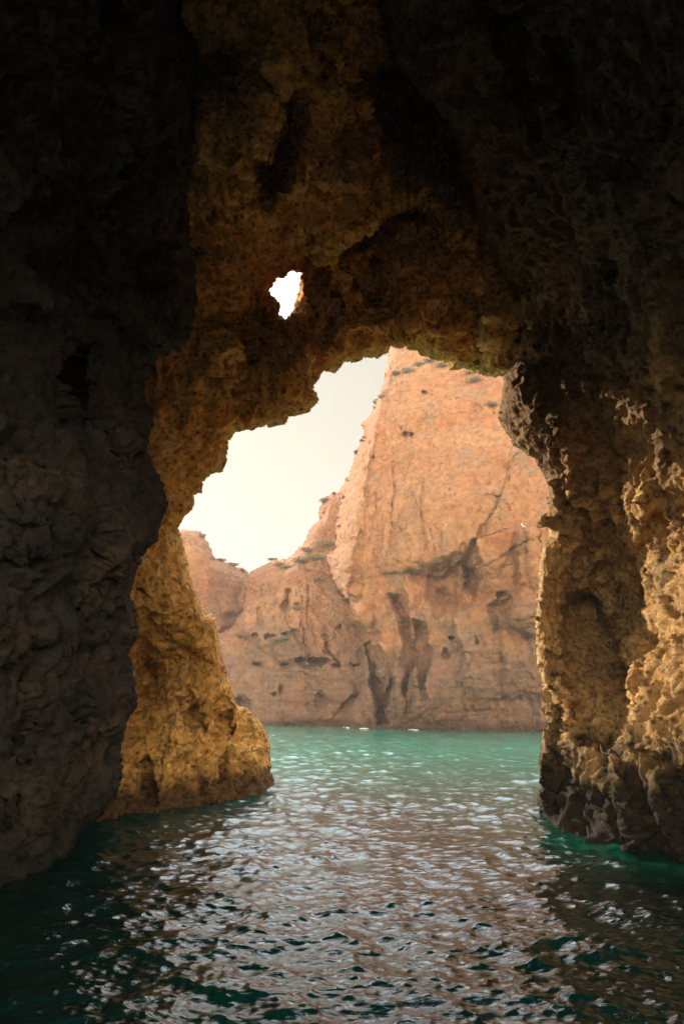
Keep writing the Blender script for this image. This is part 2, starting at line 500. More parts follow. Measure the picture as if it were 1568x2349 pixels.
# -------- right cave wall
right_edge = [(790, -620), (840, -200), (860, 0), (893, 138), (939, 200), (995, 246), (1036, 328), (1062, 435), (1082, 553),
              (1120, 620), (1164, 676), (1178, 740), (1185, 783), (1183, 822), (1154, 863), (1148, 910), (1141, 961),
              (1175, 1022), (1226, 1053), (1256, 1114), (1251, 1181), (1256, 1222), (1236, 1268), (1231, 1334),
              (1228, 1411), (1226, 1488), (1236, 1548), (1249, 1613), (1256, 1659), (1239, 1700), (1233, 1751),
              (1239, 1802), (1228, 1838), (1234, 1890), (1240, 1960)]
right_outline = right_edge + [(1250, 2200), (2300, 2600), (2300, -620)]
right_ctrl = [(1238, 1884, 14.1), (1328, 1928, 12.3), (1460, 1955, 11.4), (1568, 1975, 10.8), (1240, 1400, 14.6),
              (1400, 1400, 18.0), (1560, 1400, 11.0), (1150, 950, 16), (1300, 900, 14.2), (1500, 900, 11.6),
              (1185, 750, 16.7), (1080, 500, 16.0), (1300, 500, 13), (1500, 500, 9.8), (1000, 250, 14.8),
              (1300, 100, 11), (1550, 100, 7.6), (900, 100, 13.6), (870, -350, 9.6), (1500, -450, 6),
              (1900, 1000, 8), (1900, 1900, 8), (2250, 1000, 5.5), (2250, 2400, 5.5), (2250, -500, 4), (1250, 2150, 13.8),
              (1340, 1600, 13.8), (1500, 1650, 11.6)]
right_feats = [
    ('fold', [(880, 40), (893, 138), (939, 200), (1000, 246), (1082, 287), (1139, 322), (1154, 410), (1175, 476),
              (1180, 538), (1200, 600), (1225, 660)], 1.2, 14, 190, 1),
    ('fold', [(1205, 0), (1215, 80), (1235, 200), (1255, 300), (1262, 390), (1268, 420)], .8, 12, 90, 1),
    ('fold', [(1290, -60), (1308, 138), (1318, 235), (1298, 328), (1308, 435), (1380, 471), (1395, 543), (1430, 594),
              (1445, 700), (1440, 820), (1450, 950)], 1.2, 14, 170, 1),
    ('fold', [(1510, -60), (1525, 100), (1530, 200), (1500, 330), (1475, 435), (1477, 589), (1490, 680)], 1.0, 12, 140, 1),
    ('fold', [(1192, 500), (1220, 580), (1245, 620), (1260, 660)], .35, 8, 60, 1),
    ('fold', [(1200, 640), (1196, 700), (1215, 760), (1200, 820)], .35, 8, 60, 1),
    ('fold', [(1345, 590), (1335, 700), (1335, 800), (1355, 860)], .6, 12, 80, 1),
    ('hollow', [(1120, 40), (1200, 0), (1205, 120), (1230, 260), (1240, 330), (1190, 250), (1140, 150)], 1.4, 30),
    ('hollow', [(1250, 80), (1300, 140), (1312, 240), (1290, 300), (1265, 200)], 1.0, 20),
    ('bump', 1200, 900, 55, 70, .9, 1.8),
    ('fold', [(1160, 975), (1230, 1020), (1300, 1010), (1350, 930)], .9, 14, 120, 1),
    ('ridge', [(1319, 1012), (1308, 1029), (1303, 1061), (1305, 1093), (1319, 1141)], .35, 11),
    ('ridge', [(1270, 1110), (1290, 1180), (1300, 1260), (1320, 1330)], .4, 13),
    ('ridge', [(1345, 1120), (1360, 1200), (1368, 1280), (1340, 1360)], .35, 12),
    ('ridge', [(1380, 1110), (1400, 1180), (1420, 1240), (1430, 1300), (1420, 1330)], .35, 12),
    ('bump', 1455, 1160, 40, 56, .8, 1.0),
    ('ridge', [(1485, 1140), (1470, 1190), (1458, 1238), (1456, 1284), (1483, 1332), (1510, 1380), (1530, 1458)], .5, 18),
    ('hollow', [(1322, 1366), (1298, 1394), (1291, 1431), (1294, 1515), (1289, 1595), (1305, 1640), (1322, 1710), (1404, 1716),
                (1446, 1665), (1444, 1622), (1440, 1555), (1412, 1488), (1386, 1434), (1366, 1370)], 1.3, 12),
    ('hollow', [(1255, 1500), (1290, 1510), (1275, 1590), (1300, 1720), (1290, 1880), (1262, 1860), (1258, 1700), (1268, 1620)], .5, 12),
    ('bump', 1436, 1425, 50, 78, .9, 1.2),
    ('bump', 1445, 1515, 22, 50, .5, 2),
    ('fold', [(1424, 1555), (1426, 1622), (1431, 1662), (1400, 1705)], .5, 10, 120, 1),
    ('fold', [(1394, 1713), (1450, 1720), (1500, 1745), (1568, 1760), (1640, 1765)], .7, 14, 110, 1),
    ('ridge', [(1400, 1740), (1420, 1820), (1440, 1890), (1460, 1960)], .35, 16),
    ('ridge', [(1500, 1780), (1520, 1860), (1560, 1960)], .35, 18),
    
    ('bump', 1350, 1860, 40, 40, -.6, 1.6),
    ('fold', [(1500, 700), (1485, 800), (1490, 900), (1480, 1050), (1490, 1150)], .6, 14, 120, 1),
]
right_col = rock_colour((.56, .32, .12), (.47, .27, .10), (.15, .115, .065), (.38, .20, .09), 5, wet_shade=(1.75, (.030, .021, .012)))  # wet foot, raised and darkened to paint in shade as well


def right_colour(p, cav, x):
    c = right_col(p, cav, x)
    g = smooth(p[:, 2] + fbm(p * .6, 3, 90) * 2.2, 5.0, 7.4)  # shade of the upper and near wall put into the colour
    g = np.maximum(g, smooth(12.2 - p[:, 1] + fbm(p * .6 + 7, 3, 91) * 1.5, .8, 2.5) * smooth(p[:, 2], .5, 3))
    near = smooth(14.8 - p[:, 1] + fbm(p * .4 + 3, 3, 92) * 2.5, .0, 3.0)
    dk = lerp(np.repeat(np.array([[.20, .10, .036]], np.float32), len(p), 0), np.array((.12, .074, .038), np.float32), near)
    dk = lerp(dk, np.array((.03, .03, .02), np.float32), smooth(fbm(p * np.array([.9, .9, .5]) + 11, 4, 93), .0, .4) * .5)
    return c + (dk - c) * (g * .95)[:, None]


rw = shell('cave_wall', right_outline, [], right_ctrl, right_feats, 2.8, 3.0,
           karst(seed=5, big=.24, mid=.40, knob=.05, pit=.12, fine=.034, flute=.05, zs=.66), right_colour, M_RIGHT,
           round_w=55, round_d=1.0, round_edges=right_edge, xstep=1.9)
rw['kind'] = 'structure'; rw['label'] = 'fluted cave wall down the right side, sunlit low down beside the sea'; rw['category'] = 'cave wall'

# -------- roof over the viewer (a tunnel vault, unseen; blocks stray sky light, rear opening shaped for fill)
def vault():
    nu, nv = 90, 60
    th = np.linspace(-.12 * math.pi, 1.12 * math.pi, nu)
    ys = np.linspace(11.5, -2.0, nv)
    T, Yv = np.meshgrid(th, ys)
    k = smooth(Yv, -2.5, 8.5)
    rx, rz = 7.2 + 1.0 * k, 6.2 + 9.3 * k
    inner = np.stack([rx * np.cos(T), Yv, 1.0 + rz * np.sin(T)], -1).reshape(-1, 3)
    idx = np.arange(nu * nv).reshape(nv, nu)
    Q = np.stack([idx[:-1, :-1].ravel(), idx[:-1, 1:].ravel(), idx[1:, 1:].ravel(), idx[1:, :-1].ravel()], 1)
    N = vnormals(inner, Q)
    d, cav = karst(seed=8, big=1.6, mid=.5, knob=.4, pit=.1, fine=.02, sc=1.6)(inner)
    V1 = inner + N * d[:, None]
    V2 = np.stack([(rx + 2.5) * np.cos(T), Yv, 1.0 + (rz + 2.5) * np.sin(T)], -1).reshape(-1, 3)
    n = len(V1)
    V = np.concatenate([V1, V2])
    rim = np.concatenate([idx[0, :], idx[1:, -1], idx[-1, -2::-1], idx[-2:0:-1, 0]])
    r2 = np.roll(rim, -1)
    Q = np.concatenate([Q, Q[:, ::-1] + n, np.stack([rim, r2, r2 + n, rim + n], 1)])
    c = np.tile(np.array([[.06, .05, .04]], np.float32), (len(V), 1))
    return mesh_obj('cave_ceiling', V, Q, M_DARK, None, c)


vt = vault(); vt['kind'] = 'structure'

# ------------------------------------------------------------------ far cliffs
cliff_relief = lambda seed, **k: karst(seed=seed, sc=3.2, **k)


def strata(seed, fl=.2, big=.9, small=.22):
    base = karst(seed=seed, big=.22, mid=.05, knob=.035, pit=.035, fine=.018, sc=2.6, zs=.6)

    def f(p):
        d, cav = base(p)
        lay = fbm(np.stack([p[:, 0] * .06, p[:, 1] * .06, p[:, 2] * .8], 1), 4, seed + 70, .6)
        d = d + lay * .4
        ver = fbm(p * np.array([.9, .9, .12]), 4, seed + 71, .55, True)
        m = smooth(fbm(p * .12, 2, seed + 73), -.3, .3)
        d = d + ver * fl * m
        # thin cracks
        cr = np.abs(perlin(p * np.array([.8, .8, .13]) + fbm(p * .5, 3, seed + 74)[:, None] * .6, seed + 75))
        d = d - .16 * smooth(cr, .022, .0) * smooth(fbm(p * .3 + 9, 2, seed + 79), -.05, .2)
        d = d + .10 * fbm(p * 2.2, 4, seed + 77, .65)
        return d.astype(np.float32), cav
    return f


def cliff_colour(seed, lowh=6.0, base=(.31, .128, .050), alt=(.34, .158, .070), grey=(.22, .135, .078), red=(.29, .098, .037)):
    base, alt, grey, red = [np.array(c, np.float32) for c in (base, alt, grey, red)]

    def f(p, cav, _):
        c = np.repeat(base[None], len(p), 0)
        c = lerp(c, alt, smooth(fbm(p * np.array([.12, .12, .4]), 4, seed), -.2, .3))
        c = lerp(c, red, smooth(fbm(p * np.array([.2, .2, .3]) + 20, 4, seed + 1), .05, .45) * .8)
        c = lerp(c, grey, smooth(fbm(p * np.array([.5, .5, .12]) + 40, 5, seed + 2, .6), .05, .4) * .75)
        n = fbm(p * np.array([.25, .25, .5]), 4, seed + 3)
        c = lerp(c, np.array((.175, .10, .065), np.float32), smooth(p[:, 2] + n * 6.5, lowh + 2.0, lowh - 1.6) * (.55 + .35 * smooth(fbm(p * .8, 3, seed + 9), -.3, .3)))
        c = lerp(c, np.array((.09, .045, .025), np.float32), smooth(p[:, 2] + n * .8, .9, .2))
        return c
    return f


big_sky = [(893, 790), (885, 848), (875, 889), (852, 945), (829, 971), (834, 1002), (816, 1032), (801, 1078),
           (796, 1114), (783, 1145), (768, 1196), (768, 1258), (745, 1273), (753, 1304), (768, 1350), (801, 1386),
           (796, 1427), (821, 1452), (832, 1503), (821, 1548), (821, 1587), (785, 1648), (772, 1672), (760, 1700)]
big_outline = [(900, 770)] + big_sky + [(780, 1740), (1500, 1780), (1500, 760), (1200, 775), (1040, 820), (975, 800), (935, 770)]
big_ctrl = [(780, 1668, 57), (1000, 1676, 52.5), (1240, 1678, 50.5), (1450, 1690, 46), (760, 1280, 60), (1000, 1250, 56),
            (1240, 1200, 51), (1450, 1200, 48), (900, 800, 68), (1150, 850, 62), (1450, 800, 56), (800, 1100, 63),
            (1000, 1000, 61.5), (800, 1480, 57.5), (1100, 1500, 51.8)]
# (px,py) helpers for features from the detail crops
big_feats = [
    ('bump', 1010, 1150, 170, 260, 3.0, 1.0),
    ('hollow', [(838, 1475), (856, 1468), (868, 1520), (884, 1600), (890, 1660), (862, 1662), (850, 1580)], 2.2, 6),
    ('hollow', [(948, 1420), (965, 1430), (985, 1500), (975, 1560), (962, 1590), (950, 1520)], 1.6, 8),
    ('hollow', [(800, 1440), (830, 1460), (836, 1520), (822, 1580), (805, 1560)], 2.0, 6),
    ('hollow', [(985, 1300), (1040, 1290), (1060, 1320), (1050, 1400), (1000, 1410), (975, 1370)], 1.4, 14),
    ('fold', [(1040, 1440), (1060, 1500), (1050, 1560), (1070, 1640)], .9, 8, 90, 1),
    ('fold', [(1150, 1450), (1160, 1520), (1150, 1600)], .8, 8, 90, 1),
    ('ridge', [(880, 850), (862, 950), (845, 1040), (826, 1120), (815, 1200), (800, 1280), (796, 1350), (800, 1400)], 1.6, 14),
    ('fold', [(868, 900), (850, 1000), (830, 1100), (822, 1180), (800, 1270), (798, 1340)], 1.6, 8, 120, 1),
    ('hollow', [(930, 1305), (1000, 1290), (1060, 1255), (1110, 1300), (1115, 1370), (1080, 1390), (1030, 1400), (960, 1350)], 1.6, 24),
    ('hollow', [(1060, 1290), (1092, 1300), (1108, 1330), (1090, 1370), (1065, 1345)], 1.8, 12),
    ('fold', [(870, 1320), (940, 1310), (1010, 1330), (1060, 1290), (1085, 1240), (1100, 1300), (1130, 1330)], 1.4, 8, 160, 1),
    ('hollow', [(893, 1365), (912, 1370), (935, 1400), (955, 1500), (938, 1560), (932, 1640), (922, 1580), (925, 1480), (912, 1420), (898, 1385)], 2.0, 9),
    ('hollow', [(880, 1590), (898, 1560), (900, 1620), (882, 1625)], 2.0, 8),
    ('bump', 1150, 1364, 9, 8, -1.1, 1.5), ('bump', 1020, 1500, 7, 8, -.8, 1.2), ('bump', 1013, 1370, 18, 20, -1.0, 2),
    ('bump', 1090, 1470, 5, 7, -.8, 2), ('bump', 1037, 1465, 6, 4, -.8, 2),
    ('hollow', [(1120, 1390), (1170, 1370), (1180, 1440), (1130, 1460)], .9, 14),
    ('fold', [(1184, 1210), (1182, 1240), (1192, 1300), (1198, 1345), (1174, 1380), (1172, 1430), (1200, 1450), (1240, 1460)], 2.2, 7, 200, -1 * -1),
    ('fold', [(1180, 1215), (1210, 1206), (1270, 1200)], 1.6, 6, 160, -1),
    ('ridge', [(1206, 1225), (1208, 1290), (1214, 1340)], -.5, 4), ('ridge', [(1235, 1225), (1240, 1300)], -.5, 4),
    ('bump', 1215, 1410, 35, 42, .9, 1.8),
    ('bump', 830, 1420, 24, 36, 1.2, 1.8),
    ('fold', [(905, 1440), (900, 1500), (905, 1580), (915, 1660)], 1.4, 6, 60, 1),
    ('fold', [(842, 1470), (838, 1540), (836, 1600), (840, 1660)], 1.3, 6, 60, 1),
    ('fold', [(800, 1640), (815, 1610), (822, 1585), (826, 1560)], 1.2, 6, 60, 1),
    ('fold', [(945, 1540), (950, 1600), (940, 1655)], 1.2, 7, 80, 1),
    ('fold', [(1030, 1400), (1045, 1440), (1035, 1490)], .8, 6, 60, 1),
    ('fold', [(960, 1400), (975, 1450), (965, 1500)], .7, 6, 50, 1),
    ('fold', [(820, 1452), (830, 1475), (862, 1460), (880, 1440)], .9, 6, 60, -1),
    ('fold', [(855, 1400), (860, 1440), (872, 1500), (888, 1590), (892, 1650)], 1.2, 6, 80, 1),
    ('fold', [(985, 1520), (970, 1570), (980, 1610), (950, 1640)], .7, 8, 80, 1),
    ('fold', [(1100, 1500), (1060, 1540), (1010, 1570), (975, 1640), (930, 1672)], .8, 8, 120, 1),
    ('fold', [(1060, 1545), (1130, 1520), (1220, 1530), (1260, 1520)], .7, 10, 120, -1),
    ('fold', [(960, 1655), (1050, 1645), (1150, 1640), (1250, 1650)], -.9, 10, 60, 1),
    ('bump', 930, 998, 8, 5, -1.2, 2), ('bump', 945, 995, 5, 4, -.9, 2), ('bump', 917, 985, 4, 5, -.9, 2),
    ('bump', 1055, 916, 8, 4, -1.1, 2), ('bump', 971, 898, 4, 4, -.9, 2), ('bump', 849, 1014, 5, 4, -.8, 2),
    ('bump', 855, 1046, 3, 3, -.8, 2),
    ('fold', [(880, 875), (930, 868), (1000, 862), (1040, 850)], .8, 6, 160, -1),
    ('ridge', [(900, 1060), (905, 1130), (898, 1180), (900, 1250)], -.5, 3), ('ridge', [(970, 1100), (965, 1170), (978, 1260)], -.35, 3),
    ('ridge', [(862, 1130), (862, 1180)], -.4, 3), ('fold', [(1090, 1140), (1130, 1130), (1170, 1160)], .6, 6, 40, 1),
    ('fold', [(900, 970), (960, 965), (1060, 950), (1150, 945)], .3, 5, 120, 1),
    ('fold', [(1050, 930), (1080, 920), (1110, 940), (1160, 950)], .3, 5, 60, 1),
]
big = shell('cliff', big_outline, [], big_ctrl, big_feats, 1.9, 9.0, strata(31), cliff_colour(40, 6.2), M_CLIFF,
            rag=5, ragf=.06, round_w=40, round_d=5.0, rings=5, warp=5, warpf=.03, round_edges=big_sky)
big['kind'] = 'structure'; big['label'] = 'tall orange cliff rising from the water across the cove'; big['category'] = 'cliff'

mid_sky = [(796, 1090), (778, 1127), (747, 1140), (732, 1160), (730, 1191), (712, 1211), (701, 1237), (676, 1268),
           (655, 1283), (625, 1283), (589, 1304), (571, 1314), (562, 1330), (560, 1400), (530, 1440), (500, 1452)]
mid_outline = [(900, 1080)] + mid_sky + [(470, 1460), (440, 1700), (480, 1740), (900, 1740)]
mid_ctrl = [(600, 1668, 61), (780, 1668, 60), (480, 1668, 63), (880, 1670, 57), (560, 1350, 70), (620, 1320, 68),
            (740, 1250, 69), (790, 1130, 72), (640, 1400, 64), (780, 1400, 63), (540, 1500, 65), (700, 1550, 61),
            (480, 1480, 66), (880, 1200, 70)]


def c4(x, y):   # detail crop over the middle cliffs
    return (401.5 + .2926 * x, 1147 + .2926 * y)


mid_feats = [
    ('fold', [c4(590, 700), c4(700, 620), c4(800, 590), c4(950, 530), c4(1180, 560)], 2.0, 8, 200, -1),
    ('hollow', [c4(870, 700), c4(910, 700), c4(900, 780), c4(890, 850), c4(860, 890), c4(815, 830), c4(860, 780)], 1.6, 8),
    ('bump', *c4(952, 735), 3, 6, -.8, 1.2), ('bump', *c4(955, 825), 8, 5, -.9, 1.2), ('bump', *c4(1295, 1000), 5, 7, -.9, 1.2),
    ('bump', *c4(625, 1072), 5, 5, -1.0, 1.2), ('hollow', [c4(700, 1058), c4(725, 1050), c4(770, 1058), c4(810, 1080), c4(790, 1088), c4(745, 1072), c4(712, 1082)], 1.0, 3),
    ('bump', *c4(860, 1060), 5, 5, -1.0, 1.2), ('bump', *c4(925, 1045), 6, 9, -.8, 1.2),
    ('bump', *c4(655, 1290), 12, 6, -1.4, 1.2), ('bump', *c4(870, 1290), 14, 7, -1.4, 1.2), ('bump', *c4(1010, 1260), 20, 4, -1.6, 2),
    ('bump', *c4(1120, 1260), 20, 5, -1.8, 2), ('bump', *c4(1400, 1295), 10, 5, -1.8, 2), ('bump', *c4(1265, 1290), 10, 3, -1.4, 2),
    ('fold', [c4(400, 1330), c4(600, 1310), c4(840, 1320), c4(1100, 1310), c4(1420, 1310)], .9, 6, 60, -1),
    ('hollow', [c4(450, 1570), c4(520, 1540), c4(590, 1580), c4(620, 1640), c4(600, 1700), c4(450, 1700)], 1.8, 14),
    ('bump', *c4(770, 1515), 6, 4, -1.2, 2), ('bump', *c4(825, 1490), 4, 10, -1.0, 2), ('bump', *c4(1150, 1570), 12, 14, -1.2, 2),
    ('fold', [c4(1270, 1700), c4(1330, 1610), c4(1400, 1540), c4(1450, 1500)], .8, 8, 60, 1),
    ('fold', [c4(520, 760), c4(530, 850), c4(500, 1000), c4(470, 1050)], 2.0, 7, 100, -1 * -1),
    ('ridge', [c4(660, 840), c4(665, 960)], -.6, 2.5), ('ridge', [c4(680, 650), c4(675, 760)], -.5, 2.5),
    ('ridge', [c4(1050, 680), c4(1040, 850), c4(1050, 1000)], -.5, 3), ('ridge', [c4(1180, 1060), c4(1190, 1180), c4(1290, 1280)], -.7, 3),
    ('fold', [c4(640, 1540), c4(900, 1550), c4(1200, 1545), c4(1400, 1550)], .5, 5, 60, -1),
    ('fold', [c4(840, 1700), c4(845, 1770)], .6, 5, 60, 1),
]
mid = shell('cliff', mid_outline, [], mid_ctrl, mid_feats, 1.9, 8.0, strata(51), cliff_colour(60, 6.6, base=(.28, .115, .050)), M_CLIFF,
            rag=5, ragf=.07, round_w=30, round_d=4.0, rings=5, warp=4, warpf=.03, round_edges=mid_sky)
mid['kind'] = 'structure'; mid['label'] = 'eroded cliff with caves and shrubs, left of the tallest cliff'; mid['category'] = 'cliff'

far_sky = [(380, 1214), (410, 1214), (440, 1214), (461, 1219), (481, 1247), (492, 1283), (538, 1296), (553, 1304),
           (575, 1318), (600, 1330)]
far_outline = far_sky + [(680, 1345), (680, 1720), (330, 1720), (250, 1300), (300, 1216)]
far_ctrl = [(400, 1216, 74), (480, 1260, 76), (570, 1320, 82), (680, 1400, 86), (400, 1450, 72), (520, 1450, 75),
            (400, 1660, 70), (600, 1660, 76)]
far_feats = [
    ('hollow', [c4(370, 890), c4(420, 880), c4(520, 880), c4(500, 1040), c4(350, 1080), c4(390, 980)], 1.2, 10),
    ('fold', [c4(220, 300), c4(260, 450), c4(330, 520), c4(440, 560)], 1.2, 8, 60, -1),
    ('fold', [c4(560, 620), c4(520, 720), c4(500, 850)], 1.6, 8, 60, -1 * -1),
]
far = shell('cliff', far_outline, [], far_ctrl, far_feats, 2.2, 9.0, strata(71), cliff_colour(80, 3.0, base=(.31, .13, .057)), M_CLIFF,
            rag=6, ragf=.06, round_w=26, round_d=4.0, rings=5, warp=4, warpf=.03, round_edges=far_sky)
far['kind'] = 'structure'; far['label'] = 'farthest pinkish cliff on the left, behind the arch leg'; far['category'] = 'cliff'

# ------------------------------------------------------------------ sea
def sea():
    yf = np.exp(np.linspace(math.log(3.2), math.log(80), 1150))
    yr = np.concatenate([[-300, -60, -20, -8, -3, 0, 1.5], yf, [110, 160, 300, 900]])  # one sheet to the horizon
    s = np.linspace(-1, 1, 760)
    sc_ = np.concatenate([[-20, -9, -3, -1.6], s, [1.6, 3, 9, 20]])
    S, Yg = np.meshgrid(sc_, yr)
    Wd = .56 * np.clip(Yg, 3.2, 80)
    Xg = S * Wd
    q = np.stack([Xg.ravel(), Yg.ravel(), np.zeros(Xg.size)], 1)
    z = np.zeros(Xg.size); dx = np.zeros(Xg.size); dy = np.zeros(Xg.size)
    rng = np.random.default_rng(4)
    cell = np.maximum(Wd.ravel() * 2 / 760, np.gradient(yr)[:, None].repeat(len(sc_), 1).ravel())
    amp_mod = .75 + .5 * fbm(q * .25, 3, 5)
    wob = np.stack([fbm(q * .35, 2, 6), fbm(q * .35 + 5, 2, 7)], 1) * 1.2
    for k in range(70):
        lam = .07 * (26 ** (rng.random() ** 1.15))
        ang = math.radians(rng.normal(98, 55))
        kx, ky = math.cos(ang) * 2 * math.pi / lam, math.sin(ang) * 2 * math.pi / lam
        a = .0062 * lam ** .72
        ph = rng.random() * 6.28
        w = smooth(lam / cell, 2.2, 5.0)
        arg = kx * (q[:, 0] + wob[:, 0] * .3 * lam ** .5) + ky * (q[:, 1] + wob[:, 1] * .3 * lam ** .5) + ph
        g = a * w * amp_mod
        z += g * np.cos(arg)
        dx -= .8 * g * math.cos(ang) * np.sin(arg); dy -= .8 * g * math.sin(ang) * np.sin(arg)
    rip = smooth(.30 / cell, 2.2, 5.0)
    z += rip * .011 * fbm(q * np.array([1.6, 3.4, 1]) + wob.mean(1)[:, None] * .3, 3, 8, .55, True) * amp_mod
    out = (np.abs(S.ravel()) > 1) | (Yg.ravel() < 3) | (Yg.ravel() > 90)
    for a in (z, dx, dy):
        a[out] = 0
    V = np.stack([q[:, 0] + dx, q[:, 1] + dy, z], 1)
    H, W = S.shape
    idx = np.arange(H * W).reshape(H, W)
    Q = np.stack([idx[:-1, :-1].ravel(), idx[:-1, 1:].ravel(), idx[1:, 1:].ravel(), idx[1:, :-1].ravel()], 1)
    m, nt, b = new_mat('sea water')
    N, L = nt.nodes, nt.links
    b.inputs['Roughness'].default_value = .05
    b.inputs['IOR'].default_value = 1.45
    b.inputs['Coat Weight'].default_value = .2; b.inputs['Coat IOR'].default_value = 1.5; b.inputs['Coat Roughness'].default_value = .04
    tc = N.new('ShaderNodeTexCoord')
    sx = N.new('ShaderNodeSeparateXYZ'); L.new(tc.outputs['Object'], sx.inputs[0])
    dr = N.new('ShaderNodeMapRange'); dr.interpolation_type = 'SMOOTHSTEP'   # dark green inside the cave, paler teal outside
    dr.inputs[1].default_value = 9; dr.inputs[2].default_value = 34
    L.new(sx.outputs['Y'], dr.inputs[0])
    cm = N.new('ShaderNodeMix'); cm.data_type = 'RGBA'; cm.inputs['A'].default_value = (.0008, .018, .015, 1)
    cm.inputs['B'].default_value = (.014, .17, .125, 1)
    L.new(dr.outputs[0], cm.inputs[0])
    ds = N.new('ShaderNodeVectorMath'); ds.operation = 'DISTANCE'; ds.inputs[1].default_value = (3.3, 11.6, 0)
    nd = N.new('ShaderNodeTexNoise'); nd.inputs['Scale'].default_value = .8; L.new(tc.outputs['Object'], nd.inputs['Vector'])
    L.new(tc.outputs['Object'], ds.inputs[0])
    da = N.new('ShaderNodeMath'); da.operation = 'MULTIPLY_ADD'; da.inputs[1].default_value = 2.2
    L.new(nd.outputs['Fac'], da.inputs[0]); L.new(ds.outputs['Value'], da.inputs[2])
    dm = N.new('ShaderNodeMapRange'); dm.interpolation_type = 'SMOOTHSTEP'   # shallow rock ledge under the right wall
    dm.inputs[1].default_value = 1.4; dm.inputs[2].default_value = 3.6; dm.inputs[3].default_value = 1; dm.inputs[4].default_value = 0
    L.new(da.outputs[0], dm.inputs[0])
    c2 = N.new('ShaderNodeMix'); c2.data_type = 'RGBA'; c2.inputs['B'].default_value = (.002, .065, .038, 1)
    L.new(dm.outputs[0], c2.inputs[0]); L.new(cm.outputs['Result'], c2.inputs['A'])
    L.new(c2.outputs['Result'], b.inputs['Base Color'])
    mp = N.new('ShaderNodeMapping'); mp.inputs['Scale'].default_value = (1, 1.9, 1)
    L.new(tc.outputs['Object'], mp.inputs['Vector'])
    nz = N.new('ShaderNodeTexNoise'); nz.inputs['Scale'].default_value = 9; nz.inputs['Detail'].default_value = 4
    nz.inputs['Roughness'].default_value = .55; nz.inputs['Distortion'].default_value = .6
    L.new(mp.outputs[0], nz.inputs['Vector'])
    nz2 = N.new('ShaderNodeTexNoise'); nz2.inputs['Scale'].default_value = 2.2; nz2.inputs['Detail'].default_value = 3
    L.new(mp.outputs[0], nz2.inputs['Vector'])
    b1 = N.new('ShaderNodeBump'); b1.inputs['Distance'].default_value = .012; b1.inputs['Strength'].default_value = .9
    L.new(nz.outputs['Fac'], b1.inputs['Height'])
    b2 = N.new('ShaderNodeBump'); b2.inputs['Distance'].default_value = .035; b2.inputs['Strength'].default_value = .8
    L.new(nz2.outputs['Fac'], b2.inputs['Height']); L.new(b1.outputs[0], b2.inputs['Normal'])
    L.new(b2.outputs[0], b.inputs['Normal']); L.new(b2.outputs[0], b.inputs['Coat Normal'])
    o = mesh_obj('sea', V, Q, m)
    o['kind'] = 'structure'; o['label'] = 'rippling green sea water covering the cave floor and the cove'
    return o


sea()

# ------------------------------------------------------------------ shrubs on the cliffs
def flat_mat(name, col, rough=.8, var=.3, scale=8):
    m, nt, b = new_mat(name)
    n = nt.nodes.new('ShaderNodeTexNoise'); n.inputs['Scale'].default_value = scale
    tc = nt.nodes.new('ShaderNodeTexCoord'); nt.links.new(tc.outputs['Object'], n.inputs['Vector'])
    r = nt.nodes.new('ShaderNodeMapRange'); r.inputs[3].default_value = 1 - var; r.inputs[4].default_value = 1 + var
    nt.links.new(n.outputs['Fac'], r.inputs[0])
    v = nt.nodes.new('ShaderNodeVectorMath'); v.operation = 'SCALE'; v.inputs[0].default_value = col
    nt.links.new(r.outputs[0], v.inputs['Scale']); nt.links.new(v.outputs[0], b.inputs['Base Color'])
    b.inputs['Roughness'].default_value = rough
    return m


M_LEAF = [flat_mat('dry shrub leaves', (.22, .14, .075), var=.5), flat_mat('green shrub leaves', (.19, .15, .06), var=.5),
          flat_mat('dark shrub leaves', (.15, .105, .06), var=.5)]
M_TWIG = flat_mat('shrub twigs', (.07, .045, .03))


def pymesh(name, verts, faces, mat, parent=None, smooth_shade=False):
    me = bpy.data.meshes.new(name); me.from_pydata([tuple(v) for v in verts], [], faces); me.update()
    if smooth_shade:
        me.polygons.foreach_set('use_smooth', [True] * len(me.polygons))
    me.materials.append(mat)
    o = bpy.data.objects.new(name, me); COL.objects.link(o)
    if parent: o.parent = parent
    return o


def tube(verts, faces, pts, rads, n=6):
    base = len(verts)
    for i, (p, r) in enumerate(zip(pts, rads)):
        p = Vector(p)
        d = (Vector(pts[min(i + 1, len(pts) - 1)]) - Vector(pts[max(i - 1, 0)])).normalized()
        u = d.cross(Vector((.3, .2, 1)) if abs(d.z) < .9 else Vector((1, 0, 0))).normalized(); v = d.cross(u)
        for k in range(n):
            a = 2 * math.pi * k / n
            verts.append(p + u * math.cos(a) * r + v * math.sin(a) * r)
    for i in range(len(pts) - 1):
        for k in range(n):
            a = base + i * n + k; b = base + i * n + (k + 1) % n
            faces.append((a, b, b + n, a + n))


